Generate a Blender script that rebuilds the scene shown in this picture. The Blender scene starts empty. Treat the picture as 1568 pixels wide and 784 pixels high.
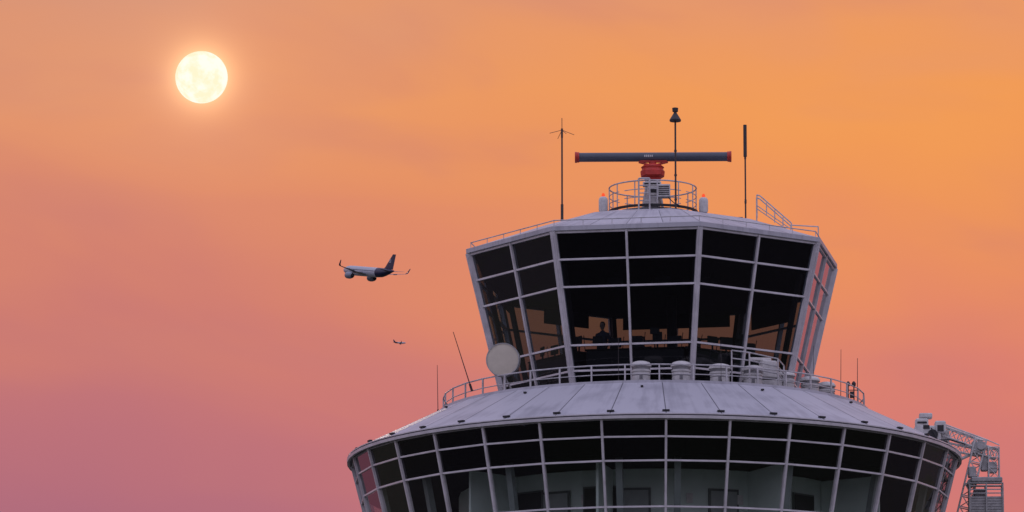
import bpy, bmesh, math, random
from mathutils import Vector, Matrix, Euler
random.seed(7)
R=math.radians
scene=bpy.context.scene
scene.view_settings.view_transform='Standard'
scene.view_settings.look='None'
scene.view_settings.exposure=0

# ------------------------------------------------------------ materials
def lin(c):
    return tuple(((v/255)/12.92 if v/255<=0.04045 else ((v/255+0.055)/1.055)**2.4) for v in c)
def newmat(name):
    m=bpy.data.materials.new(name); m.use_nodes=True
    return m,m.node_tree.nodes,m.node_tree.links,m.node_tree.nodes['Principled BSDF']
def paint(name,col,rough=0.5,metal=0.0,var=0.15,scale=3.0,bump=0.0,spec=0.5):
    m,n,l,b=newmat(name)
    b.inputs['Roughness'].default_value=rough
    b.inputs['Metallic'].default_value=metal
    b.inputs['Specular IOR Level'].default_value=spec
    tc=n.new('ShaderNodeTexCoord')
    nz=n.new('ShaderNodeTexNoise'); nz.inputs['Scale'].default_value=scale; nz.inputs['Detail'].default_value=6
    nz.inputs['Roughness'].default_value=0.65
    l.new(tc.outputs['Object'],nz.inputs['Vector'])
    cr=n.new('ShaderNodeValToRGB')
    cr.color_ramp.elements[0].position=0.3; cr.color_ramp.elements[1].position=0.7
    cr.color_ramp.elements[0].color=tuple(c*(1-var) for c in col)+(1,)
    cr.color_ramp.elements[1].color=tuple(min(1,c*(1+var*0.4)) for c in col)+(1,)
    l.new(nz.outputs['Fac'],cr.inputs['Fac']); l.new(cr.outputs['Color'],b.inputs['Base Color'])
    if bump>0:
        bp=n.new('ShaderNodeBump'); bp.inputs['Strength'].default_value=bump; bp.inputs['Distance'].default_value=0.02
        l.new(nz.outputs['Fac'],bp.inputs['Height']); l.new(bp.outputs['Normal'],b.inputs['Normal'])
    return m
def roofmat(name,col,dirt):
    m,n,l,b=newmat(name)
    b.inputs['Roughness'].default_value=0.5
    tc=n.new('ShaderNodeTexCoord'); sx=n.new('ShaderNodeSeparateXYZ'); l.new(tc.outputs['Object'],sx.inputs[0])
    at=n.new('ShaderNodeMath'); at.operation='ARCTAN2'; l.new(sx.outputs['X'],at.inputs[0]); l.new(sx.outputs['Y'],at.inputs[1])
    k=n.new('ShaderNodeMath'); k.operation='MULTIPLY'; k.inputs[1].default_value=22; l.new(at.outputs[0],k.inputs[0])
    cb=n.new('ShaderNodeCombineXYZ'); l.new(k.outputs[0],cb.inputs['X']); 
    zz=n.new('ShaderNodeMath'); zz.operation='MULTIPLY'; zz.inputs[1].default_value=0.6; l.new(sx.outputs['Z'],zz.inputs[0]); l.new(zz.outputs[0],cb.inputs['Y'])
    n1=n.new('ShaderNodeTexNoise'); n1.inputs['Scale'].default_value=1.5; n1.inputs['Detail'].default_value=6; n1.inputs['Roughness'].default_value=0.6
    l.new(cb.outputs[0],n1.inputs['Vector'])
    n2=n.new('ShaderNodeTexNoise'); n2.inputs['Scale'].default_value=0.9; n2.inputs['Detail'].default_value=6; l.new(tc.outputs['Object'],n2.inputs['Vector'])
    mx=n.new('ShaderNodeMath'); mx.operation='MULTIPLY'; l.new(n1.outputs['Fac'],mx.inputs[0]); l.new(n2.outputs['Fac'],mx.inputs[1])
    cr=n.new('ShaderNodeValToRGB'); cr.color_ramp.elements[0].position=0.12; cr.color_ramp.elements[1].position=0.27
    cr.color_ramp.elements[0].color=dirt+(1,); cr.color_ramp.elements[1].color=col+(1,)
    l.new(mx.outputs[0],cr.inputs['Fac'])
    geo=n.new('ShaderNodeNewGeometry')
    mr=n.new('ShaderNodeMapRange'); l.new(geo.outputs['Random Per Island'],mr.inputs['Value']); mr.inputs['To Min'].default_value=0.93; mr.inputs['To Max'].default_value=1.04
    vm=n.new('ShaderNodeVectorMath'); vm.operation='SCALE'; l.new(cr.outputs['Color'],vm.inputs[0]); l.new(mr.outputs[0],vm.inputs['Scale'])
    l.new(vm.outputs[0],b.inputs['Base Color'])
    bp=n.new('ShaderNodeBump'); bp.inputs['Strength'].default_value=0.1; bp.inputs['Distance'].default_value=0.03
    l.new(n2.outputs['Fac'],bp.inputs['Height']); l.new(bp.outputs['Normal'],b.inputs['Normal'])
    return m
def glassmat(name,tint,f0=0.04,var=0.3,power=4.0):
    m=bpy.data.materials.new(name); m.use_nodes=True
    n=m.node_tree.nodes; l=m.node_tree.links; n.clear()
    out=n.new('ShaderNodeOutputMaterial')
    geo=n.new('ShaderNodeNewGeometry')
    cr=n.new('ShaderNodeValToRGB')
    cr.color_ramp.elements[0].color=tuple(t*(1-var) for t in tint)+(1,); cr.color_ramp.elements[1].color=tint+(1,)
    l.new(geo.outputs['Random Per Island'],cr.inputs['Fac'])
    tr=n.new('ShaderNodeBsdfTransparent'); l.new(cr.outputs['Color'],tr.inputs['Color'])
    gl=n.new('ShaderNodeBsdfGlossy'); gl.inputs['Roughness'].default_value=0.015; gl.inputs['Color'].default_value=(0.95,0.93,0.95,1)
    tc=n.new('ShaderNodeTexCoord'); nz=n.new('ShaderNodeTexNoise'); nz.inputs['Scale'].default_value=0.8; nz.inputs['Detail'].default_value=1
    l.new(tc.outputs['Object'],nz.inputs['Vector'])
    bp=n.new('ShaderNodeBump'); bp.inputs['Strength'].default_value=0.15; bp.inputs['Distance'].default_value=0.03
    l.new(nz.outputs['Fac'],bp.inputs['Height']); l.new(bp.outputs['Normal'],gl.inputs['Normal'])
    # reflectance rises toward grazing incidence (Schlick curve of a pane, same from both sides)
    dt=n.new('ShaderNodeVectorMath'); dt.operation='DOT_PRODUCT'; l.new(geo.outputs['Normal'],dt.inputs[0]); l.new(geo.outputs['Incoming'],dt.inputs[1])
    def mt(op,a,b):
        q=n.new('ShaderNodeMath'); q.operation=op
        for i,v in enumerate((a,b)):
            if v is None: continue
            if isinstance(v,(int,float)): q.inputs[i].default_value=v
            else: l.new(v,q.inputs[i])
        return q.outputs[0]
    c=mt('ABSOLUTE',dt.outputs['Value'],None)
    f=mt('ADD',mt('MULTIPLY',mt('POWER',mt('SUBTRACT',1.0,c),power),1-f0),f0)
    mx=n.new('ShaderNodeMixShader'); l.new(f,mx.inputs[0]); l.new(tr.outputs[0],mx.inputs[1]); l.new(gl.outputs[0],mx.inputs[2])
    l.new(mx.outputs[0],out.inputs['Surface'])
    return m
def emis(name,col,s):
    m=bpy.data.materials.new(name); m.use_nodes=True
    n=m.node_tree.nodes; l=m.node_tree.links; n.clear()
    out=n.new('ShaderNodeOutputMaterial'); e=n.new('ShaderNodeEmission'); e.inputs[0].default_value=col+(1,); e.inputs[1].default_value=s
    l.new(e.outputs[0],out.inputs[0]); return m

M_roof=roofmat('roof_panel_paint',(0.50,0.50,0.545),(0.36,0.36,0.40))
M_joint=paint('roof_joint',(0.16,0.16,0.18),0.6)
M_frame=paint('window_frame_aluminium',(0.66,0.64,0.66),0.4,0.0,0.25,2.0)
M_white=paint('white_paint',(0.66,0.65,0.63),0.5,0,0.3,4.0)
M_rail=paint('galvanised_rail',(0.58,0.57,0.58),0.45,0.2,0.3,6.0)
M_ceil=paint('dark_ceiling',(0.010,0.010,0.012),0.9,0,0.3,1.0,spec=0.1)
M_black=paint('black_equipment',(0.02,0.02,0.022),0.6,0,0.2)
M_mast=paint('dark_mast_paint',(0.05,0.047,0.05),0.5,0.2,0.3,5)
M_tube=paint('radar_tube_paint',(0.085,0.10,0.13),0.4,0,0.15,2)
M_red=paint('red_paint',(0.58,0.04,0.025),0.45,0,0.25,5)
M_cream=paint('dish_cream_paint',(0.60,0.55,0.44),0.55,0,0.12,3)
M_grey=paint('grey_machine_paint',(0.22,0.22,0.23),0.5,0.1,0.45,5,0.1)
M_lgrey=paint('light_grey_paint',(0.44,0.44,0.43),0.5,0.1,0.4,5,0.1)
M_conc=paint('concrete',(0.36,0.35,0.34),0.85,0,0.25,0.8,0.3)
M_wall=paint('interior_wall_paint',(0.66,0.78,0.72),0.7,0,0.12,0.6)
M_door=paint('interior_door_paint',(0.34,0.38,0.37),0.5)
M_glass=glassmat('cab_glass',(0.37,0.42,0.46),0.035,0.25,2.9)
M_glass2=glassmat('gallery_glass',(0.93,0.95,0.94),0.045,0.15,4.0)
M_spand=glassmat('gallery_spandrel_glass',(0.35,0.36,0.37),0.045,0.3,4.0)
M_amber=emis('warning_lamp_red',(1.0,0.10,0.04),1.0)
M_skin=paint('skin',(0.45,0.28,0.2),0.6)
M_shirt=paint('shirt_cloth',(0.06,0.07,0.10),0.9)
M_hair=paint('hair',(0.03,0.02,0.015),0.8)

# ------------------------------------------------------------ mesh builder
class MB:
    def __init__(s): s.v=[];s.f=[];s.m=[]
    def add(s,vs,fs,mi=0):
        o=len(s.v); s.v+= [Vector(p) for p in vs]
        for f in fs: s.f.append([i+o for i in f]); s.m.append(mi)
    def beam(s,p0,p1,w,d,out=None,mi=0,off=0.0):
        p0=Vector(p0);p1=Vector(p1);a=(p1-p0)
        if a.length<1e-6:return
        a.normalize()
        if out is None: out=Vector((0,0,1)) if abs(a.z)<0.9 else Vector((0,-1,0))
        n=Vector(out); n=(n-a*n.dot(a)).normalized(); t=a.cross(n)
        p0=p0+n*off;p1=p1+n*off
        vs=[]
        for p in (p0,p1):
            for i,j in ((-1,-1),(1,-1),(1,1),(-1,1)):
                vs.append(p+t*(i*w/2)+n*(j*d/2))
        s.add(vs,[(0,3,2,1),(4,5,6,7),(0,1,5,4),(1,2,6,5),(2,3,7,6),(3,0,4,7)],mi)
    def box(s,c,size,rz=0.0,mi=0,bev=0.0):
        c=Vector(c);x,y,z=[q/2 for q in size]
        M=Matrix.Rotation(rz,3,'Z')
        if bev<=0:
            vs=[c+M@Vector((i*x,j*y,k*z)) for k in(-1,1) for i,j in((-1,-1),(1,-1),(1,1),(-1,1))]
            s.add(vs,[(0,3,2,1),(4,5,6,7),(0,1,5,4),(1,2,6,5),(2,3,7,6),(3,0,4,7)],mi)
        else:
            b=min(bev,x*.9,y*.9,z*.9)
            def ring(xx,yy,zz,bb):
                pts=[(-xx+bb,-yy),(xx-bb,-yy),(xx,-yy+bb),(xx,yy-bb),(xx-bb,yy),(-xx+bb,yy),(-xx,yy-bb),(-xx,-yy+bb)]
                return [c+M@Vector((px,py,zz)) for px,py in pts]
            rings=[ring(x-b,y-b,-z,b*.4),ring(x,y,-z+b,b),ring(x,y,z-b,b),ring(x-b,y-b,z,b*.4)]
            vs=sum(rings,[]);fs=[tuple(range(7,-1,-1)),tuple(range(24,32))]
            for r in range(3):
                for i in range(8):
                    j=(i+1)%8; fs.append((r*8+i,r*8+j,r*8+8+j,r*8+8+i))
            s.add(vs,fs,mi)
    def cyl(s,p0,p1,r0,r1=None,n=10,mi=0,cap=True):
        if r1 is None:r1=r0
        p0=Vector(p0);p1=Vector(p1);a=(p1-p0).normalized()
        t=a.orthogonal().normalized();b=a.cross(t)
        vs=[]
        for p,r in((p0,r0),(p1,r1)):
            for i in range(n):
                q=2*math.pi*i/n; vs.append(p+(t*math.cos(q)+b*math.sin(q))*r)
        fs=[(i,(i+1)%n,n+(i+1)%n,n+i) for i in range(n)]
        if cap: fs+=[tuple(range(n-1,-1,-1)),tuple(range(n,2*n))]
        s.add(vs,fs,mi)
    def lathe(s,prof,n,a0=0.0,org=(0,0,0),mi=0,axis=None):
        org=Vector(org)
        if axis is None: ax=Vector((0,0,1));t=Vector((0,-1,0));b=Vector((1,0,0))
        else:
            ax=Vector(axis).normalized();t=ax.orthogonal().normalized();b=t.cross(ax)
        vs=[];
        for r,h in prof:
            for i in range(n):
                q=a0+2*math.pi*i/n
                vs.append(org+ax*h+(t*math.cos(q)+b*math.sin(q))*max(r,1e-4))
        fs=[]
        for k in range(len(prof)-1):
            for i in range(n):
                j=(i+1)%n; fs.append((k*n+i,k*n+j,(k+1)*n+j,(k+1)*n+i))
        s.add(vs,fs,mi)
    def path(s,pts,r,n=6,mi=0):
        for a,b in zip(pts[:-1],pts[1:]): s.cyl(a,b,r,r,n,mi)
    def obj(s,name,mats,parent=None,smooth=False,local=False):
        loc=Vector((0,0,0)) if (parent is None or local) else parent.location
        me=bpy.data.meshes.new(name); me.from_pydata([tuple(p-loc) for p in s.v],[],s.f)
        for m in mats: me.materials.append(m)
        for p,mi in zip(me.polygons,s.m): p.material_index=mi; p.use_smooth=smooth
        me.update()
        bm=bmesh.new(); bm.from_mesh(me); bmesh.ops.recalc_face_normals(bm,faces=bm.faces); bm.to_mesh(me); bm.free()
        if smooth:
            try: me.set_sharp_from_angle(angle=R(40))
            except Exception: pass
        o=bpy.data.objects.new(name,me); scene.collection.objects.link(o)
        if parent is not None: o.parent=parent
        return o
def empty(name,loc=(0,0,0),rot=None):
    e=bpy.data.objects.new(name,None); e.location=loc; e.empty_display_size=0.5
    if rot: e.rotation_euler=rot
    scene.collection.objects.link(e); return e
def pol(r,deg,z):
    a=R(deg); return Vector((r*math.sin(a),-r*math.cos(a),z))
def outv(deg): a=R(deg); return Vector((math.sin(a),-math.cos(a),0))

# ------------------------------------------------------------ control tower
tower=empty('control_tower')
OCT=[-31+45*i for i in range(8)]
def cabR(z): return 4.90+(z-28.9)*0.243
rows=[28.5,29.42,30.21,32.01,32.86,33.76]
g=MB();fr=MB();fr2=MB()
for i in range(8):
    a,b=OCT[i],OCT[i]+45; mid=(a+b)/2; o=outv(mid)
    def cp(z,t): 
        return pol(cabR(z),a,z).lerp(pol(cabR(z),b,z),t)
    for k in range(5):
        z0,z1=rows[k],rows[k+1]
        for c in range(2):
            t0,t1=c*.5,(c+1)*.5
            g.add([cp(z0,t0),cp(z0,t1),cp(z1,t1),cp(z1,t0)],[(0,1,2,3)])
    for z in rows[1:-1]:
        fr2.beam(cp(z,0),cp(z,1),0.06,0.10,o,off=0.0)
    fr2.beam(cp(33.71,0),cp(33.71,1),0.08,0.10,o)
    fr.beam(cp(28.5,.5),cp(33.75,.5),0.07,0.16,o)
    fr.beam(pol(cabR(28.5),a,28.5),pol(cabR(33.75)+0.01,a,33.75),0.16,0.20,outv(a))
    fr.beam(pol(cabR(28.5),a,28.5),pol(cabR(33.75)+0.01,a,33.75),0.05,0.05,outv(a),off=0.115)
g.obj('cab_glass',[M_glass],tower)
fr.obj('cab_posts',[M_frame],tower); fr2.obj('cab_transoms',[M_frame],tower)
# cab roof
a0=R(OCT[0])
CE=6.17
rf=MB()
rf.lathe([(5.6,33.75),(CE,33.75),(CE+.03,33.87),(3.6,34.76),(2.2,35.06),(0,35.10)],8,a0)
rf.obj('cab_roof_deck',[M_joint],tower)
rf=MB()
rf.lathe([(CE-.02,33.745),(CE+.035,33.745),(CE+.04,33.885),(CE-.0,33.90)],8,a0)
for i in range(8):
    a,b=OCT[i],OCT[i]+45
    def rp(r,z,t): return pol(r,a,z).lerp(pol(r,b,z),t)
    for (r0,z0,r1,z1,nn) in ((CE-.02,33.895,3.62,34.765,4),(3.58,34.775,2.2,35.07,3)):
        for k in range(nn):
            e=.012/nn*2
            t0,t1=k/nn+e*.4,(k+1)/nn-e*.4
            P=[rp(r0,z0,t0),rp(r0,z0,t1),rp(r1,z1,t1),rp(r1,z1,t0)]
            rf.add(P,[(0,1,2,3)])
rf.obj('cab_roof_panels',[M_roof],tower)
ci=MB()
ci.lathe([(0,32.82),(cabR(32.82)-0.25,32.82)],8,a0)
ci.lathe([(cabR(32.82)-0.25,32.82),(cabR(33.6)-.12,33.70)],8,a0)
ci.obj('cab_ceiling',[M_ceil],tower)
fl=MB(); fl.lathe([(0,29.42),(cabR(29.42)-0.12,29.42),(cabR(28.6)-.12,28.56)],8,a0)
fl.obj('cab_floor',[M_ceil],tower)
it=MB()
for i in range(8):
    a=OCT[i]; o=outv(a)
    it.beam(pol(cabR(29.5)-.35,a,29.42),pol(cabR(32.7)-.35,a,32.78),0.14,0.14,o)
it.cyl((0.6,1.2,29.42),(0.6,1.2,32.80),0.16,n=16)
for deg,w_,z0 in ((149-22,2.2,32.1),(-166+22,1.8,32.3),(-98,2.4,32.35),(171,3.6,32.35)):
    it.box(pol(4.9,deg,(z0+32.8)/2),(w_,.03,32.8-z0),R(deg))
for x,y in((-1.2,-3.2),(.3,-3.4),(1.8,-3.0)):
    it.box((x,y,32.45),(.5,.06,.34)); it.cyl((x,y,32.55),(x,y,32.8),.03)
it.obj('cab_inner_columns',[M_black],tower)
er=MB()
for i in range(8):
    a,b=OCT[i],OCT[i]+45
    for t in [0,.2,.4,.6,.8]:
        p=pol(6.05,a,33.9).lerp(pol(6.05,b,33.9),t)
        er.cyl(p,p+Vector((0,0,0.2)),0.013,n=5)
    er.cyl(pol(6.05,a,34.1),pol(6.05,b,34.1),0.018,n=6)
er.obj('roof_edge_rail',[M_rail],tower)
lad=MB()
for dy in(-0.25,0.25):
    y=-1.6+dy
    lad.path([Vector((3.35,y,34.8)),Vector((3.35,y,35.55)),Vector((3.45,y,35.52)),Vector((4.45,y,34.62)),Vector((4.45,y,34.45))],0.022)
    lad.path([Vector((3.35,y,35.2)),Vector((4.4,y,34.45))],0.016)
    for q in (0.25,.5,.75):
        p=Vector((3.4,y,35.52)).lerp(Vector((4.45,y,34.62)),q); lad.cyl(p,p-Vector((0,0,.34)),0.014,n=5)
lad.path([Vector((4.45,-1.6,34.6)),Vector((5.3,-2.25,34.42)),Vector((5.3,-2.25,34.05))],0.02)
lad.obj('roof_ladder_rail',[M_rail],tower)

# lower roof and gallery
GE=9.86; GZ=27.20; IZ=28.64
rf=MB()
rf.lathe([(9.45,GZ-.11),(GE-.03,GZ-.11),(GE,GZ),(6.95,IZ-.01),(6.85,IZ-.01),(6.8,28.5),(4.4,28.5)],36,R(-7.8))
rf.obj('gallery_roof_deck',[M_joint],tower)
rf=MB();pad=MB()
for i in range(36):
    d=-7.8+10*i
    A,B=pol(1,d,0),pol(1,d+10,0)
    def q(r,z,t):
        v=A.lerp(B,t)*r; return Vector((v.x,v.y,z))
    e=.009
    P=[q(GE+.005,GZ+.008,e),q(GE+.005,GZ+.008,1-e),q(6.93,IZ+.006,1-e*1.4),q(6.93,IZ+.006,e*1.4)]
    rf.add(P,[(0,1,2,3)])
    p=pol(9.70,d,GZ+.12); pad.box(p,(0.22,0.10,0.05),R(d))
    if i%3==0: pad.box(pol(7.4,d+5,28.44),(.08,.08,.05),R(d+5))
rf.obj('gallery_roof_panels',[M_roof],tower)
pad.obj('gallery_roof_brackets',[M_black],tower)
gu=MB(); gu.lathe([(GE-.04,GZ-.15),(GE+.04,GZ-.15),(GE+.05,GZ-.06),(GE-.01,GZ-.05)],72)
gu.lathe([(GE+.02,GZ-.02),(GE+.035,GZ-.02),(GE+.035,GZ+.012),(GE+.0,GZ+.018)],72)
gu.obj('gallery_roof_gutter',[M_frame],tower)
ks=MB(); ks.lathe([(6.97,28.60),(6.97,28.70),(6.92,28.70),(6.92,28.55)],72); ks.obj('deck_upstand',[M_roof],tower)

NS=31; AS=360/NS; OFF=2.2
def galR(z): return 9.74-(27.1-z)*0.262
grow=[23.6,24.45,25.82,26.53,27.09]
g=MB();g2=MB();fr=MB();fr2=MB();col=MB()
for i in range(NS):
    a=OFF+i*AS;b=a+AS;mid=a+AS/2;o=outv(mid)
    for k in range(4):
        z0,z1=grow[k],grow[k+1]
        (g if k<2 else g2).add([pol(galR(z0),a,z0),pol(galR(z0),b,z0),pol(galR(z1),b,z1),pol(galR(z1),a,z1)],[(0,1,2,3)])
    for z in grow[1:-1]: fr2.beam(pol(galR(z),a,z),pol(galR(z),b,z),0.055,0.09,o)
    fr2.beam(pol(galR(27.05),a,27.05),pol(galR(27.05),b,27.05),0.05,0.09,o)
    fr2.beam(pol(galR(23.6),a,23.6),pol(galR(23.6),b,23.6),0.12,0.09,o)
    fr.beam(pol(galR(23.5),a,23.5),pol(galR(27.09),a,27.09),0.07,0.15,outv(a))
    if i%2==0: col.beam(pol(galR(23.5)-.45,a+2.5,23.5),pol(galR(26.0)-.55,a+2.5,26.0),0.2,0.2,outv(a))
g.obj('gallery_glass',[M_glass2],tower); g2.obj('gallery_spandrel_glass',[M_spand],tower)
fr.obj('gallery_posts',[M_frame],tower);fr2.obj('gallery_transoms',[M_frame],tower)
col.obj('gallery_inner_columns',[paint('inner_column',(0.20,0.24,0.23),0.6)],tower)
w=MB(); w.lathe([(6.3,23.54),(6.3,26.02)],31,R(OFF)); w.obj('gallery_core_wall',[M_wall],tower)
c=MB(); c.lathe([(5.0,26.02),(galR(26.02)-.1,26.02),(galR(26.9)-.12,27.0)],62); c.obj('gallery_ceiling',[M_ceil],tower)
c=MB(); c.lathe([(5.0,23.53),(galR(23.6)-.1,23.53)],62); c.obj('gallery_floor',[paint('gallery_floor_finish',(0.55,0.56,0.53),0.6)],tower)
f=MB(); f.lathe([(4.0,23.5),(galR(23.5),23.5),(galR(23.5)+.04,23.42),(8.2,23.0),(4.6,18.5),(4.2,17.5),(4.0,16.5),(4.0,0)],62)
f.obj('tower_shaft',[M_conc],tower,smooth=True)
dr=MB();dr2=MB()
def wallitem(deg,w_,z0,z1,mb,mi=0,off=0.03):
    p=pol(6.27+off,deg,(z0+z1)/2); mb.box(p,(w_,0.05,z1-z0),R(deg),mi)
for d in (-52,-29,-5.5,20,36,62):
    wallitem(d,1.0,23.55,25.42,dr,0); wallitem(d,0.86,23.58,25.34,dr2,0,0.06)
    wallitem(d+3,.05,24.5,24.55,dr2,2,.09)
for d,w_ in ((-38,.9),(-15,1.1),(48,.9)):
    wallitem(d,w_+.1,24.6,25.5,dr,0); wallitem(d,w_,24.66,25.44,dr2,1,0.06)
for d in (-10,-9.0,-20,25,10): wallitem(d,.2,24.95,25.25,dr2,2,0.05)
for d in (-9.9,-8.9): wallitem(d,.1,25.05,25.15,dr2,1,0.08)
dr.obj('gallery_door_frames',[paint('door_frame',(0.12,0.14,0.135),0.5)],tower)
dr2.obj('gallery_doors',[M_door,M_black,M_white],tower)
pt=MB()
for d in (-43,-12,28,57):
    pt.beam(pol(6.3,d,24.775),pol(8.4,d,24.775),0.08,2.45,(0,0,1))
pt.obj('gallery_partitions',[M_wall],tower)

rl=MB();NR=40
for i in range(NR):
    d=i*360/NR+1.5;d2=d+360/NR
    p=pol(6.80,d,28.6); rl.box(p+Vector((0,0,.31)),(0.045,0.045,0.62),R(d))
    for z,r in((29.22,.024),(28.92,.016)):
        rl.cyl(pol(6.80,d,z),pol(6.80,d2,z),r,n=6)
rl.obj('deck_railing',[M_rail],tower)

# ------------------------------------------------------------ roof top equipment
PR=1.42
pf=MB(); pf.lathe([(PR-.05,34.95),(PR,35.20),(PR-.1,35.28),(0,35.30)],32)
pf.lathe([(PR+.02,35.28),(PR+.06,35.28),(PR+.06,35.36),(PR-.02,35.36)],32,mi=1)
pf.obj('antenna_platform',[M_grey,M_black],tower)
pr=MB()
for i in range(12):
    d=i*30+6
    pr.cyl(pol(PR,d,35.28),pol(PR,d,36.14),0.02,n=6)
for z,r in((36.14,.024),(35.86,.015),(35.6,.015)):
    for i in range(36):
        if z<36.1 and i%9==4: continue
        pr.cyl(pol(PR,i*10,z),pol(PR,i*10+10,z),r,n=6)
for x in(-.45,-.1): pr.path([Vector((x,-1.5,35.15)),Vector((x,-1.5,36.18))],0.03)
pr.path([Vector((-.45,-1.5,36.18)),Vector((-.1,-1.5,36.18))],0.03)
for z in (35.45,35.7,35.95): pr.path([Vector((-.45,-1.5,z)),Vector((-.1,-1.5,z))],0.02)
pr.obj('platform_railing',[M_rail],tower)

rad=empty('surface_movement_radar',(0,0,35.3))
r=MB()
r.cyl((0,0,35.3),(0,0,35.42),.42,n=20)
r.cyl((0,0,35.42),(0,0,36.45),.24,.2,n=16)
for q_ in range(4):
    a=R(45+90*q_); r.cyl((.5*math.cos(a),.5*math.sin(a),35.3),(.26*math.cos(a),.26*math.sin(a),36.35),.035,n=6)
r.obj('pedestal',[M_lgrey],rad)
r=MB()
r.lathe([(0,36.40),(.26,36.40),(.28,36.48),(.38,36.54),(.40,36.70),(.35,36.76),(.35,36.80),(.38,36.84),(.28,36.92),(.12,36.96),(.12,37.04)],24)
r.box((.02,-.30,36.61),(.5,.22,.22),0,0,.04)
r.beam((-.42,0,37.04),(.46,0,37.04),.16,.05,(0,0,1))
r.beam((0,0,36.90),(-.45,0,37.02),.14,.04,(0,0,1)); r.beam((0,0,36.90),(.5,0,37.02),.14,.04,(0,0,1))
r.obj('gearbox',[M_red],rad,smooth=True)
r=MB()
r.cyl((-2.46,0,37.19),(2.5,0,37.19),.15,n=24)
r.obj('antenna_tube',[M_tube],rad,smooth=True)
r=MB()
for s_,e in((-1,-2.46),(1,2.5)):
    r.cyl((e,0,37.19),(e+s_*.07,0,37.19),.18,n=24)
    r.cyl((e-s_*.07,0,37.19),(e-s_*.005,0,37.19),.17,n=24)
r.obj('end_caps',[M_red],rad)
r=MB()
for k in range(5): r.box((-.25+k*.06,-.151,37.20),(.04,.006,.07))
r.obj('label',[M_white],rad)

eq=empty('equipment_cabinet',(0,-1.0,35.3))
e=MB()
e.box((0.36,-1.25,35.80),(.42,.35,.42),0,0,.02)
e.box((0.0,-1.1,35.82),(.34,.3,.3),0,0,.02)
e.box((-.05,-1.0,35.5),(.5,.35,.3),0,0,.02)
e.box((-.02,-.9,36.10),(.6,.3,.14),0,0,.02)
e.box((0.2,-.9,35.55),(.1,.1,.5)); 
e.obj('cabinets',[M_white],eq)
e=MB()
for k in range(5): e.box((.36,-1.43,35.67+k*.065),(.34,.02,.03))
e.box((0.0,-1.255,35.82),(.24,.015,.12)); e.box((-.02,-1.055,36.10),(.5,.015,.05))
e.path([Vector((.5,-1.2,35.6)),Vector((.7,-1.3,35.4)),Vector((.9,-1.2,35.32))],.015)
e.obj('grilles',[M_black],eq)
for k,(x,zb,y) in enumerate(((-1.60,35.18,-1.0),(1.64,35.10,-1.2))):
    L=empty('obstruction_light',(x,y,zb))
    e=MB(); e.lathe([(0,0),(.12,0),(.15,.06),(.15,.40),(.12,.47),(.07,.5),(0,.5)],18,org=(x,y,zb)); e.cyl((x,y,zb-.3),(x,y,zb),.05); e.obj('housing',[M_white],L,smooth=True)
    e=MB(); e.lathe([(0,0),(.05,0),(.055,.06),(.035,.11),(0,.125)],12,org=(x,y,zb+.5)); e.obj('lamp',[M_amber],L,smooth=True)

E=empty('dipole_antenna_mast',(-2.93,-1.2,34.85)); m=MB(); x,y=-2.93,-1.2
m.cyl((x,y,34.75),(x,y,35.4),.045,n=8); m.cyl((x,y,35.4),(x,y,37.6),.028,n=8); m.cyl((x,y,37.6),(x,y,38.25),.012,n=6)
for k in range(4):
    a=R(20+90*k); m.cyl((x,y,37.85),(x+.42*math.cos(a),y+.42*math.sin(a),37.65 if k%2 else 37.72),.009,n=5)
m.cyl((x,y,37.6),(x,y,37.9),.035,n=8)
m.obj('mast',[M_mast],E)
E=empty('wind_sensor_mast',(0.74,-1.75,35.0)); m=MB(); x,y=.74,-1.75
m.cyl((x,y,34.95),(x,y,38.1),.03,n=8)
m.lathe([(0,38.0),(.18,38.0),(.19,38.05),(.10,38.2),(.05,38.28),(.05,38.32),(.09,38.32),(.10,38.44),(.07,38.45),(0,38.45)],16,org=(x,y,0))
for zz in (35.4,36.2,37.0): m.cyl((x,y,zz),(x,y,zz+.06),.045,n=8)
m.obj('mast',[M_mast],E)
E=empty('radio_antenna_mast',(3.0,-1.0,34.8)); m=MB(); x,y=3.0,-1.0
m.cyl((x,y,34.7),(x,y,36.98),.026,n=8); m.cyl((x,y,36.98),(x,y,38.03),.058,n=10); m.cyl((x,y,36.9),(x,y,36.98),.035,n=8); m.box((x-.32,y,34.9),(.45,.3,.12)); m.box((x,y,35.5),(.07,.07,.12))
m.obj('mast',[M_mast],E)

# ------------------------------------------------------------ deck equipment
dsh=empty('microwave_dish',(-4.74,-4.6,28.5))
c=Vector((-4.74,-4.6,29.74)); ax=Vector((-.10,-1,-.02)).normalized()
m=MB()
m.lathe([(0,.125),(.25,.122),(.45,.112),(.50,.105)],48,org=c,axis=ax)
m.obj('radome',[M_cream],dsh,smooth=True)
m=MB(); m.lathe([(.50,.09),(.50,.125),(.53,.125),(.535,.09),(.535,-.18),(.52,-.2),(.4,-.28),(.15,-.36),(0,-.38)],48,org=c,axis=ax)
m.obj('shroud',[M_lgrey],dsh,smooth=True)
m=MB()
m.cyl(c-ax*.42+Vector((0,0,-1.22)),c-ax*.42+Vector((0,0,.3)),.05,n=10); m.cyl(c-ax*.34,c-ax*.5,.09,n=10)
m.beam(c-ax*.4+Vector((0,0,-.5)),c-ax*.4+Vector((.4,.3,-1.2)),.05,.05)
m.obj('mount',[M_lgrey],dsh)

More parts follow.
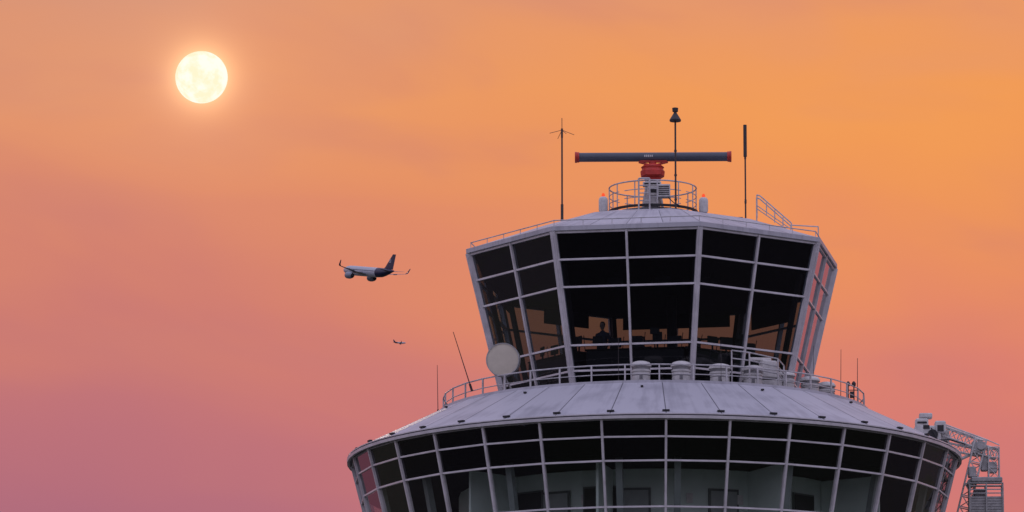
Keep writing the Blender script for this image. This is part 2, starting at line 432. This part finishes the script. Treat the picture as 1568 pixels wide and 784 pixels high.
def vent(x,y,rad,h):
    z=28.5;E=empty('roof_ventilator',(x,y,z)); m=MB()
    m.lathe([(0,0),(rad*.95,0),(rad*.95,h*.62),(rad*1.02,h*.64),(rad*1.02,h*.70),(rad*.93,h*.71),(rad*.93,h*.80),(rad*1.08,h*.82),(rad*1.08,h*.88),(rad*.9,h*.96),(rad*.5,h),(0,h*1.01)],28,org=(x,y,z))
    m.obj('drum',[M_white],E,smooth=True)
    m=MB()
    for k in range(3): m.lathe([(rad*.955,.12+k*.18),(rad*.985,.13+k*.18),(rad*.955,.14+k*.18)],28,org=(x,y,z))
    m.lathe([(rad*.935,h*.715),(rad*.945,h*.72),(rad*.945,h*.79),(rad*.935,h*.795)],28,org=(x,y,z))
    m.box((x,y-rad*.97,z+h*.45),(.10,.03,.14))
    m.obj('bands',[M_grey],E)
for x,y,ra,h in((-.39,-5.95,.30,.95),(.86,-5.9,.30,.95),(2.07,-5.55,.32,.92),(3.12,-5.1,.31,.94),(4.15,-4.3,.30,.88),(4.95,-3.4,.30,.86),(5.5,-2.3,.28,.86)):
    vent(x,y,ra,h)

ac=empty('rooftop_machinery',(3.4,-4.3,28.5)); m=MB()
m.box((3.60,-4.55,29.40),(.50,.35,.55),R(20),0,.03); m.box((3.05,-4.7,29.2),(.55,.3,.42),R(5),0,.03); m.box((3.35,-4.4,29.75),(.7,.25,.1),R(10),0,.02)
m.box((4.0,-4.3,29.1),(.4,.4,.3),R(30),0,.03); m.box((3.4,-4.5,28.8),(1.2,.5,.5),R(10))
m.obj('housings',[M_white],ac)
m=MB()
pts=[Vector((2.45,-5.4,0)),Vector((3.0,-5.7,0)),Vector((3.9,-5.2,0)),Vector((4.1,-4.6,0))]
for z in(29.4,29.63,29.88):
    q_=[p+Vector((0,0,z-.12*i)) for i,p in enumerate(pts)]; m.path(q_,.022)
for i,p in enumerate(pts): m.cyl(p+Vector((0,0,28.5)),p+Vector((0,0,29.88-.12*i)),.026,n=6)
m.obj('guard_rail',[M_rail],ac)
m=MB()
for k in range(4): m.beam((3.42,-4.77,29.22+k*.1),(3.72,-4.66,29.22+k*.1),.04,.02)
m.path([Vector((3.1,-4.9,29.3)),Vector((3.3,-5.0,28.9)),Vector((3.8,-5.0,28.8)),Vector((4.3,-4.6,28.6))],.02)
m.obj('louvres',[M_grey],ac)

def whip(p0,p1,r=.012):
    E=empty('whip_antenna',p0); m=MB(); p0=Vector(p0);p1=Vector(p1)
    q=p0.lerp(p1,.12); m.cyl(p0,q,r*2.2,n=6); m.cyl(q,p1,r,r*.6,n=6); m.obj('rod',[M_mast],E)
whip((-6.95,-.6,28.6),(-6.98,-.6,30.25),.013)
whip((-5.75,-3.7,28.9),(-6.35,-3.7,30.8),.018)
whip((5.95,-2.4,28.6),(5.98,-2.4,30.4),.012)
whip((6.5,-1.9,28.6),(6.52,-1.9,30.2),.014)
whip((-1.09,-6.6,28.6),(-1.09,-6.6,30.1),.010)
whip((5.1,-2.5,28.6),(5.1,-2.5,30.5),.010)
whip((2.1,-6.6,28.6),(2.1,-6.6,30.0),.008)
wl=empty('weather_sensor',(6.3,-2.4,28.6)); m=MB()
for dx in(0,.18): 
    m.cyl((6.2+dx,-2.3,28.6),(6.2+dx,-2.3,29.25),.02,n=6); m.lathe([(0,0),(.06,.02),(.07,.1),(.03,.16),(0,.17)],12,org=(6.2+dx,-2.3,29.22))
m.cyl((6.12,-2.3,29.1),(6.5,-2.3,29.1),.015,n=6); m.box((6.32,-2.3,28.95),(.14,.12,.2))
m.obj('sensor',[M_mast],wl)

# ------------------------------------------------------------ facade access crane
cr=empty('facade_access_crane',(8.9,0,27.5)); m=MB()
m.box((8.85,-.3,27.95),(.75,.8,.5),0,0,.04); m.box((8.62,-.3,28.3),(.42,.5,.32),0,0,.04); m.box((9.2,-.5,28.15),(.35,.5,.4),0,0,.04)
m.box((8.75,-.3,28.56),(.42,.4,.16),0,0,.03); m.box((9.35,-.2,27.85),(.3,.5,.5),0,0,.03); m.cyl((8.5,-.72,28.05),(8.5,.2,28.05),.16,n=14)
m.box((8.3,-.3,27.9),(.18,.4,.3),0,0,.02)
m.obj('winch_housing',[M_white],cr)
m=MB()
m.cyl((8.95,-.75,27.9),(8.95,-.6,27.9),.17,n=14); m.box((8.75,-.71,28.15),(.2,.04,.12)); m.box((9.2,-.76,28.1),(.2,.03,.2)); m.box((8.62,-.56,28.32),(.3,.03,.06))
m.path([Vector((8.9,-.8,28.1)),Vector((9.1,-.85,27.7)),Vector((9.5,-.6,27.75)),Vector((10.0,-.6,27.6))],.02)
m.obj('winch_details',[M_black],cr)
def truss(m,a,b,sz,nb,up=Vector((0,0,1)),r=.028):
    a=Vector(a);b=Vector(b);ax=(b-a).normalized();s=ax.cross(up).normalized();u=s.cross(ax)
    cs=[(s*i+u*j)*sz/2 for i,j in((-1,-1),(1,-1),(1,1),(-1,1))]
    for c_ in cs: m.cyl(a+c_,b+c_,r,n=6)
    for k in range(nb+1):
        p=a.lerp(b,k/nb)
        for i in range(4): m.cyl(p+cs[i],p+cs[(i+1)%4],r*.7,n=5)
        if k<nb:
            q=a.lerp(b,(k+1)/nb)
            for i in range(4): m.cyl(p+cs[i],q+cs[(i+1)%4],r*.6,n=5)
m=MB()
truss(m,(9.3,-.4,28.05),(10.5,-.4,27.6),.30,5)
truss(m,(9.3,-.4,27.6),(10.4,-.4,27.35),.22,5,r=.02)
truss(m,(10.5,-.4,27.75),(9.85,-.4,25.2),.36,7,Vector((0,1,0)))
truss(m,(10.45,-.4,27.45),(11.0,-.4,27.3),.32,3)
truss(m,(10.9,-.5,27.5),(10.9,-.5,26.5),.34,3,Vector((0,1,0)),.022)
m.cyl((9.3,-.4,28.3),(10.75,-.4,27.75),.025,n=6); m.cyl((10.75,-.4,27.75),(11.1,-.4,27.6),.02,n=6)
m.cyl((9.75,-.4,27.1),(10.4,-.4,27.4),.05,n=8)
m.obj('lattice_arm',[M_white],cr)
m=MB()
m.box((10.35,-.4,27.5),(.3,.35,.4),0,0,.03); m.box((10.6,-.4,27.0),(.22,.3,.5),0,0,.03); m.box((10.2,-.5,26.7),(.25,.3,.35),0,0,.03)
m.cyl((10.5,-.7,27.55),(10.5,-.1,27.55),.14,n=14); m.cyl((10.15,-.7,26.35),(10.15,-.1,26.35),.12,n=14)
m.box((10.65,-.6,26.42),(1.0,.6,.16),0,0,.03); m.box((10.85,-.5,26.85),(.3,.3,.35),0,0,.03)
m.obj('drive_units',[M_lgrey],cr)
m=MB();m_=MB()
bx0,bx1=10.1,11.16
m.box(((bx0+bx1)/2,-.83,25.45),(bx1-bx0,.02,.85)); m.box((bx1-.01,-.5,25.45),(.02,.66,.85)); m.box((bx0+.01,-.5,25.45),(.02,.66,.85))
for z in(25.98,26.1,26.22): m.box(((bx0+bx1)/2,-.85,z),(bx1-bx0,.03,.035))
for k in range(9): 
    m_.box(((bx0+bx1)/2,-.845,25.1+k*.09),(bx1-bx0-.1,.01,.014))
m_.box((10.45,-.5,25.98),(.4,.3,.3),0,0,.02)
for x in(bx0,(bx0+bx1)/2,bx1):
    for y in(-.87,-.15): m.box((x,y,25.6),(.045,.045,1.35))
m.box(((bx0+bx1)/2,-.5,24.98),(bx1-bx0,.7,.08)); 
m.path([Vector((bx0,-.87,26.3)),Vector((bx1,-.87,26.3)),Vector((bx1,-.15,26.3)),Vector((bx0,-.15,26.3)),Vector((bx0,-.87,26.3))],.025)
m.obj('gondola_basket',[M_lgrey],cr); m_.obj('basket_louvres',[M_grey],cr)

# ------------------------------------------------------------ control desks and controllers
for deg,w_ in((-8.5,3.1),(-53.5,2.6),(36.5,2.8)):
    base=pol(3.75,deg,29.42); E=empty('control_desk',base); E.rotation_euler=(0,0,R(deg)); m=MB()
    m.box((0,0,.37),(w_,.6,.74),0,0,.03); m.box((0,.1,.77),(w_+.1,.8,.05),0,0,.02); m.obj('desk',[M_black],E,local=True)
    m=MB();nm=int(w_/.55)
    for k in range(nm):
        x=-w_/2+.35+k*(w_-.6)/(nm-1)+random.uniform(-.08,.08); hh=random.uniform(.22,.42); zz=1.0+random.uniform(-.04,.14)
        m.box((x,0.0,zz+.05),(random.uniform(.3,.5),.05,hh),random.uniform(-.3,.3),0,.015); m.cyl((x,.0,.8),(x,.02,zz),.03)
        m.cyl((x+.2,.1,.8),(x+.26,.0,1.2+random.uniform(0,.15)),.012)
    m.box((w_*.2,-.1,1.35),(.3,.04,.2),.1); m.cyl((w_*.2,-.1,.8),(w_*.2,-.1,1.3),.02)
    m.obj('monitors',[M_black],E,local=True)

def person(loc,rz,seated=False):
    E=empty('air_traffic_controller',loc,(0,0,rz))
    hipz=.48 if seated else .93
    V=[(0,0,hipz),(0,0,hipz+.22),(0,-.02,hipz+.45),(0,-.01,hipz+.56),(0,0,hipz+.64)]
    Rr=[(.16,.12),(.14,.10),(.18,.12),(.08,.07),(.055,.055)]
    Eg=[(0,1),(1,2),(2,3),(3,4)]
    def chain(root,pts,rs):
        p=root
        for q,r_ in zip(pts,rs):
            V.append(q);Rr.append((r_,r_));Eg.append((p,len(V)-1));p=len(V)-1
        return p
    for s in(-1,1):
        chain(2,[(s*.19,0,hipz+.48),(s*.25,-.04,hipz+.22),(s*.2,.22,hipz+(.2 if seated or s>0 else .02))],[.065,.047,.035])
        if seated: chain(0,[(s*.1,.05,hipz-.02),(s*.12,.45,hipz+.0),(s*.12,.42,.08),(s*.12,.56,.04)],[.09,.07,.045,.04])
        else: chain(0,[(s*.1,0,hipz-.08),(s*.11,.02,.50),(s*.12,0,.08),(s*.13,.16,.04)],[.09,.065,.045,.04])
    me=bpy.data.meshes.new('body'); me.from_pydata(V,Eg,[]); me.materials.append(M_shirt)
    o=bpy.data.objects.new('body',me); scene.collection.objects.link(o); o.parent=E
    sk=o.modifiers.new('Skin','SKIN'); sk.use_smooth_shade=True
    for i,rr in enumerate(Rr): me.skin_vertices[0].data[i].radius=rr
    me.skin_vertices[0].data[0].use_root=True
    sb=o.modifiers.new('Sub','SUBSURF'); sb.levels=1;sb.render_levels=1
    hz=hipz+.76
    m=MB(); m.lathe([(0,-.13),(.045,-.12),(.065,-.07),(.075,0),(.078,.04),(.065,.09),(.035,.12),(0,.13)],14,org=(0,.01,hz))
    m.box((0,.10,hz-.005),(.025,.04,.045),0,0,.008)
    for s in(-1,1): m.box((s*.08,.01,hz-.01),(.015,.035,.06),0,0,.005)
    for s in(-1,1):
        hx,hy,hzz=s*.2,.27,hipz+(.2 if seated or s>0 else .02)
        m.box((hx,hy,hzz),(.08,.09,.03),0,0,.01)
        for k in range(4): m.cyl((hx-.03+.02*k,hy+.04,hzz),(hx-.03+.02*k,hy+.1+.01*(k in(1,2)),hzz-.025),.009,.007,6)
        m.cyl((hx-s*.035,hy,hzz),(hx-s*.065,hy+.06,hzz-.01),.01,.008,6)
    m.obj('head_and_hands',[M_skin],E,smooth=True,local=True)
    m=MB(); m.lathe([(.083,.0),(.088,.05),(.074,.105),(.04,.138),(0,.145)],14,org=(0,-.008,hz)); m.obj('hair',[M_hair],E,smooth=True,local=True)
    if seated:
        C=empty('office_chair',loc,(0,0,rz)); m=MB()
        m.box((0,.05,.40),(.48,.48,.07),0,0,.03); m.box((0,-.22,.80),(.44,.06,.55),0,0,.03); m.cyl((0,.03,.08),(0,.03,.38),.03)
        for k in range(5): m.beam((0,.03,.08),(.28*math.cos(k*1.257),.03+.28*math.sin(k*1.257),.05),.04,.03)
        m.obj('chair_frame',[M_black],C,local=True)
person((-1.62,-2.9,29.42),R(160))
person((1.25,-2.8,29.42),R(190),True)
person((-.35,-2.7,29.42),R(150),True)

# ------------------------------------------------------------ airliners
M_fus=paint('fuselage_white',(0.46,0.50,0.56),0.35,0,0.08,.2)
M_navy=paint('navy_paint',(0.010,0.016,0.055),0.35,0,0.1,.2)
M_wing=paint('wing_grey',(0.13,0.15,0.19),0.4,0,0.15,.3)
M_nac=paint('nacelle_paint',(0.24,0.28,0.34),0.35,0,0.1,.3)
def airliner(loc,rot):
    E=empty('airliner',loc); E.rotation_mode='QUATERNION'; E.rotation_quaternion=rot
    prof=[(18,0,.02),(17.7,-.05,.45),(17,-.02,.9),(16,0,1.35),(14.8,0,1.7),(13,0,1.95),(11,0,2.0),(4,0,2.0),(-4,0,2.0),(-8,0,2.0),(-11,.1,1.9),(-13.5,.35,1.55),(-16,.7,1.05),(-18,1.0,.6),(-19.5,1.15,.25),(-19.6,1.15,.05)]
    m=MB();n=24;vs=[]
    for x,zc,r_ in prof:
        for i in range(n):
            q=2*math.pi*i/n; vs.append((x,r_*math.cos(q),zc+r_*1.04*math.sin(q)))
    for k in range(len(prof)-1):
        fs=[(k*n+i,k*n+(i+1)%n,(k+1)*n+(i+1)%n,(k+1)*n+i) for i in range(n)]
        for f_ in fs: m.f.append(list(f_)); m.m.append(1 if prof[k][0]<=-7.9 else 0)
    m.v=[Vector(v) for v in vs]
    m.obj('fuselage',[M_fus,M_navy],E,smooth=True,local=True)
    m=MB()
    for k in range(34):
        x=12.5-k*.62
        for s in(-1,1): m.box((x,s*1.985,.45),(.25,.04,.36))
    for s in(-1,1): m.box((15.7,s*.95,.9),(.8,.5,.35),s*-.5)
    m.obj('cabin_windows',[M_black],E,local=True)
    def loft(m,secs,mi=0):
        fr_=[(0,0),(.08,.7),(.3,1),(.65,.7),(1,.05),(.65,-.5),(.3,-.7),(.08,-.5)]
        rings=[]
        for (x,y,z,c,t,ud) in secs:
            ud=Vector(ud).normalized(); rings+= [Vector((x-c*f_,y,z))+ud*(t*h/2) for f_,h in fr_]
        N=8;fs=[tuple(range(N)),tuple(range((len(secs)-1)*N,len(secs)*N))]
        for k in range(len(secs)-1):
            fs+=[(k*N+i,k*N+(i+1)%N,(k+1)*N+(i+1)%N,(k+1)*N+i) for i in range(N)]
        m.add(rings,fs,mi)
    m=MB();m2=MB();m3=MB();m4=MB();m5=MB()
    for s in(-1,1):
        loft(m,[(5.4,s*1.0,-1.1,7.2,.9,(0,0,1)),(4.6,s*2.4,-1.0,6.2,.75,(0,0,1)),(2.5,s*6.4,-.55,3.9,.45,(0,0,1)),(-3.0,s*16.8,.9,1.6,.2,(0,0,1))])
        loft(m2,[(-3.0,s*16.8,.9,1.6,.2,(0,0,1)),(-3.4,s*17.3,1.15,1.45,.18,(0,-s*.7,1)),(-3.9,s*17.6,1.7,1.2,.15,(0,-s,.3)),(-5.2,s*17.95,3.4,.6,.1,(0,-s,.1))])
        loft(m,[(-14.0,s*.5,.9,3.9,.4,(0,0,1)),(-17.2,s*6.2,1.4,1.5,.15,(0,0,1))])
        y=s*5.75; zc=-2.35
        m3.lathe([(1.0,1.0),(1.28,4.5),(1.40,4.2),(1.48,3.3),(1.45,2.0),(1.2,.9),(.9,.3),(.85,.3)],24,org=(2.2,y,zc),axis=(1,0,0))
        m4.lathe([(0,.2),(.9,.2)],20,org=(2.2,y,zc),axis=(1,0,0)); m4.lathe([(0,3.7),(1.28,3.9)],20,org=(2.2,y,zc),axis=(1,0,0))
        m4.lathe([(.9,.35),(.55,-.1),(.4,-.4),(.1,-1.0),(0,-1.05)],18,org=(2.2,y,zc),axis=(1,0,0))
        m5.beam((5.0,y,-1.15),(.8,y,-.95),.3,.6,(0,0,1))
        for yy,xx in((3.9,-.8),(8.8,-1.6),(12.2,-3.0)): m.beam((xx+1.2,s*yy,-.95+yy*.09),(xx-1.3,s*yy,-.85+yy*.09),.3,.35,(0,0,1))
    loft(m2,[(-11.2,0,1.7,7.6,.35,(0,1,0)),(-12.6,0,2.4,6.2,.4,(0,1,0)),(-17.4,0,8.2,2.3,.22,(0,1,0))])
    m.obj('wings',[M_wing],E,local=True); m2.obj('fin_and_wingtips',[M_navy],E,local=True)
    m3.obj('engines',[M_nac],E,smooth=True,local=True); m4.obj('engine_cores',[M_black],E,local=True); m5.obj('pylons',[M_wing],E,local=True)
    m=MB()
    for s in(-1,1):
        m.lathe([(.55,0),(.8,0)],20,org=(-16.2,s*.24,5.3),axis=(0,1,0)); m.beam((-16.9,s*.24,5.1),(-15.5,s*.24,5.6),.02,.18,(0,0,1))
    m.obj('fin_crest',[M_fus],E,local=True)
    return E
CAM=Vector((0,-173,1.7))
def sky_point(az,el,dist):
    a,e_=R(az),R(el); return CAM+Vector((math.sin(a)*math.cos(e_),math.cos(a)*math.cos(e_),math.sin(e_)))*dist
def attitude(yaw,pitch,bank):
    return (Matrix.Rotation(R(yaw),4,'Z')@Matrix.Rotation(R(-pitch),4,'Y')@Matrix.Rotation(R(bank),4,'X')).to_quaternion()
airliner(sky_point(-3.07,10.38,2300),attitude(128,11,0))
airliner(sky_point(-2.72,9.63,14500),attitude(30,3,0))

# ------------------------------------------------------------ moon
MAZ,MEL=-4.875,12.42
mp=sky_point(MAZ,MEL,30000)
bpy.ops.mesh.primitive_uv_sphere_add(segments=64,ring_count=48,radius=30000*0.00482,location=mp)
mo=bpy.context.object; mo.name='moon'; bpy.ops.object.shade_smooth()
mm=bpy.data.materials.new('moon_surface'); mm.use_nodes=True; n=mm.node_tree.nodes;l=mm.node_tree.links;n.clear()
o_=n.new('ShaderNodeOutputMaterial');e_=n.new('ShaderNodeEmission');tc=n.new('ShaderNodeTexCoord');nz=n.new('ShaderNodeTexNoise')
nz.inputs['Scale'].default_value=0.009; nz.inputs['Detail'].default_value=9; nz.inputs['Roughness'].default_value=.65
l.new(tc.outputs['Object'],nz.inputs['Vector'])
crp=n.new('ShaderNodeValToRGB'); crp.color_ramp.elements[0].position=.40; crp.color_ramp.elements[1].position=.56
crp.color_ramp.elements[0].color=(1.0,.88,.60,1); crp.color_ramp.elements[1].color=(1,.98,.84,1)
l.new(nz.outputs['Fac'],crp.inputs['Fac']); l.new(crp.outputs['Color'],e_.inputs[0]); e_.inputs[1].default_value=1.06
l.new(e_.outputs[0],o_.inputs[0]); mo.data.materials.append(mm)

# ------------------------------------------------------------ ground
gm=MB(); gm.lathe([(0,0),(60,0),(400,0),(3000,0),(60000,0)],64)
M_ground,n,l,b=newmat('airfield_ground')
tc=n.new('ShaderNodeTexCoord');nz=n.new('ShaderNodeTexNoise');nz.inputs['Scale'].default_value=.01;nz.inputs['Detail'].default_value=10
l.new(tc.outputs['Object'],nz.inputs['Vector']); c_=n.new('ShaderNodeValToRGB')
c_.color_ramp.elements[0].position=.45;c_.color_ramp.elements[1].position=.55
c_.color_ramp.elements[0].color=(.045,.045,.047,1);c_.color_ramp.elements[1].color=(.04,.055,.025,1)
l.new(nz.outputs['Fac'],c_.inputs['Fac']);l.new(c_.outputs[0],b.inputs['Base Color']);b.inputs['Roughness'].default_value=.9
gm.obj('ground',[M_ground])

# ------------------------------------------------------------ world
W=bpy.data.worlds.new('World'); scene.world=W; W.use_nodes=True
n=W.node_tree.nodes;l=W.node_tree.links;n.clear()
out=n.new('ShaderNodeOutputWorld');bg=n.new('ShaderNodeBackground');l.new(bg.outputs[0],out.inputs[0])
tc=n.new('ShaderNodeTexCoord');D=tc.outputs['Generated']
sp=n.new('ShaderNodeSeparateXYZ');l.new(D,sp.inputs[0])
def math_(op,a,b=None,c=None,clamp=False):
    q=n.new('ShaderNodeMath');q.operation=op;q.use_clamp=clamp
    for i,v in enumerate((a,b,c)):
        if v is None:continue
        if isinstance(v,(int,float)): q.inputs[i].default_value=v
        else: l.new(v,q.inputs[i])
    return q.outputs[0]
def mapr(v,a,b,c=0.0,d=1.0,smooth=True):
    q=n.new('ShaderNodeMapRange'); q.interpolation_type='SMOOTHSTEP' if smooth else 'LINEAR'
    l.new(v,q.inputs['Value']); 
    for k,x in zip(('From Min','From Max','To Min','To Max'),(a,b,c,d)): q.inputs[k].default_value=x
    return q.outputs['Result']
el=math_('MULTIPLY',math_('ARCSINE',sp.outputs['Z']),57.29578)
az=math_('MULTIPLY',math_('ARCTAN2',sp.outputs['X'],sp.outputs['Y']),57.29578)
def noise(sx,sy,scale,detail,rough=.55,dist=0.0,seed=0):
    cb=n.new('ShaderNodeCombineXYZ'); l.new(math_('MULTIPLY',az,sx),cb.inputs[0]); l.new(math_('ADD',math_('MULTIPLY',el,sy),math_('MULTIPLY',az,sy*.12)),cb.inputs[1]); cb.inputs[2].default_value=seed
    z=n.new('ShaderNodeTexNoise'); z.inputs['Scale'].default_value=scale;z.inputs['Detail'].default_value=detail;z.inputs['Roughness'].default_value=rough;z.inputs['Distortion'].default_value=dist
    l.new(cb.outputs[0],z.inputs['Vector']); return z.outputs['Fac']
nA=noise(.22,.65,1.0,3,.45,.5,3.1)
nB=noise(.35,.95,1.0,4,.45,.4,9.7)
elw=math_('ADD',el,math_('MULTIPLY',math_('SUBTRACT',nA,.5),2.4))
fac=math_('DIVIDE',math_('ADD',elw,10.0),100.0,clamp=True)
def ramp(stops):
    q=n.new('ShaderNodeValToRGB'); cr_=q.color_ramp
    pos=[((e+10)/100,c) for e,c in stops]
    cr_.elements[0].position=pos[0][0];cr_.elements[0].color=lin(pos[0][1])+(1,)
    cr_.elements[1].position=pos[-1][0];cr_.elements[1].color=lin(pos[-1][1])+(1,)
    for p,c in pos[1:-1]:
        x=cr_.elements.new(p);x.color=lin(c)+(1,)
    l.new(fac,q.inputs['Fac']);return q.outputs['Color']
left=ramp([(-10,(120,80,95)),(2,(150,92,112)),(7.6,(172,102,122)),(9.0,(187,109,118)),(10,(205,121,109)),(11.2,(220,136,103)),(12.4,(227,147,104)),(13.4,(213,145,117)),(16,(205,145,128)),(24,(200,165,170)),(40,(190,182,212)),(90,(205,205,240))])
right=ramp([(-10,(120,80,95)),(2,(165,98,112)),(7.6,(202,114,118)),(9.0,(217,123,110)),(10,(228,135,99)),(11.2,(237,148,86)),(12.2,(241,154,82)),(13.4,(228,149,106)),(16,(215,150,118)),(24,(205,165,165)),(40,(190,182,212)),(90,(205,205,240))])
def mix(f,a,b,mode='MIX'):
    q=n.new('ShaderNodeMix');q.data_type='RGBA';q.blend_type=mode
    if isinstance(f,float): q.inputs[0].default_value=f
    else: l.new(f,q.inputs[0])
    for i,v in((6,a),(7,b)):
        if isinstance(v,tuple): q.inputs[i].default_value=v
        else: l.new(v,q.inputs[i])
    return q.outputs[2]
wz=mapr(az,-6.5,2.5)
base=mix(wz,left,right)
cloud=mapr(nB,.45,.78,0,.28)
base=mix(cloud,base,lin((194,118,116))+(1,))
front=mapr(sp.outputs['Y'],-.1,.75)
back=n.new('ShaderNodeValToRGB'); l.new(mapr(sp.outputs['Z'],-.1,.9,smooth=False),back.inputs['Fac'])
back.color_ramp.elements[0].color=(.25,.2,.3,1);back.color_ramp.elements[1].color=(.66,.66,.94,1)
x=back.color_ramp.elements.new(.35);x.color=(.60,.54,.72,1)
sky=mix(front,back.outputs['Color'],base)
md=(mp-CAM).normalized()
vm=n.new('ShaderNodeVectorMath');vm.operation='DISTANCE';nv=n.new('ShaderNodeVectorMath');nv.operation='NORMALIZE';l.new(D,nv.inputs[0]);l.new(nv.outputs[0],vm.inputs[0]);vm.inputs[1].default_value=md
ang=math_('MULTIPLY',vm.outputs['Value'],57.29578)
g1=math_('MULTIPLY',math_('POWER',2.718,math_('MULTIPLY',math_('SUBTRACT',ang,.276),-8.0)),.46)
g2=math_('MULTIPLY',math_('POWER',2.718,math_('MULTIPLY',ang,-1.3)),.11)
gl=math_('MINIMUM',math_('ADD',g1,g2),1.0)
gc=n.new('ShaderNodeVectorMath');gc.operation='SCALE';gc.inputs[0].default_value=(.9,.60,.28);l.new(gl,gc.inputs['Scale'])
sky=mix(1.0,sky,gc.outputs[0],'ADD')
ns=n.new('ShaderNodeTexSky');ns.sky_type='NISHITA';ns.sun_disc=False;ns.sun_elevation=R(MEL);ns.sun_rotation=R(MAZ)
sc=n.new('ShaderNodeVectorMath');sc.operation='SCALE';l.new(ns.outputs[0],sc.inputs[0]);sc.inputs['Scale'].default_value=.0005
sky=mix(1.0,sky,sc.outputs[0],'ADD')
l.new(sky,bg.inputs[0]);bg.inputs[1].default_value=1.0

sd=bpy.data.lights.new('sun','SUN');sd.energy=0.9;sd.angle=R(.6);sd.color=(1,.78,.55)
so=bpy.data.objects.new('sun',sd);scene.collection.objects.link(so)
so.rotation_euler=(-md).to_track_quat('-Z','Y').to_euler()

# ------------------------------------------------------------ camera
cd=bpy.data.cameras.new('camera');cd.lens=190.4;cd.sensor_width=36;cd.clip_start=1;cd.clip_end=120000
co=bpy.data.objects.new('camera',cd);scene.collection.objects.link(co)
co.location=CAM;co.rotation_euler=(R(90+10.55),0,R(1.517))
scene.camera=co
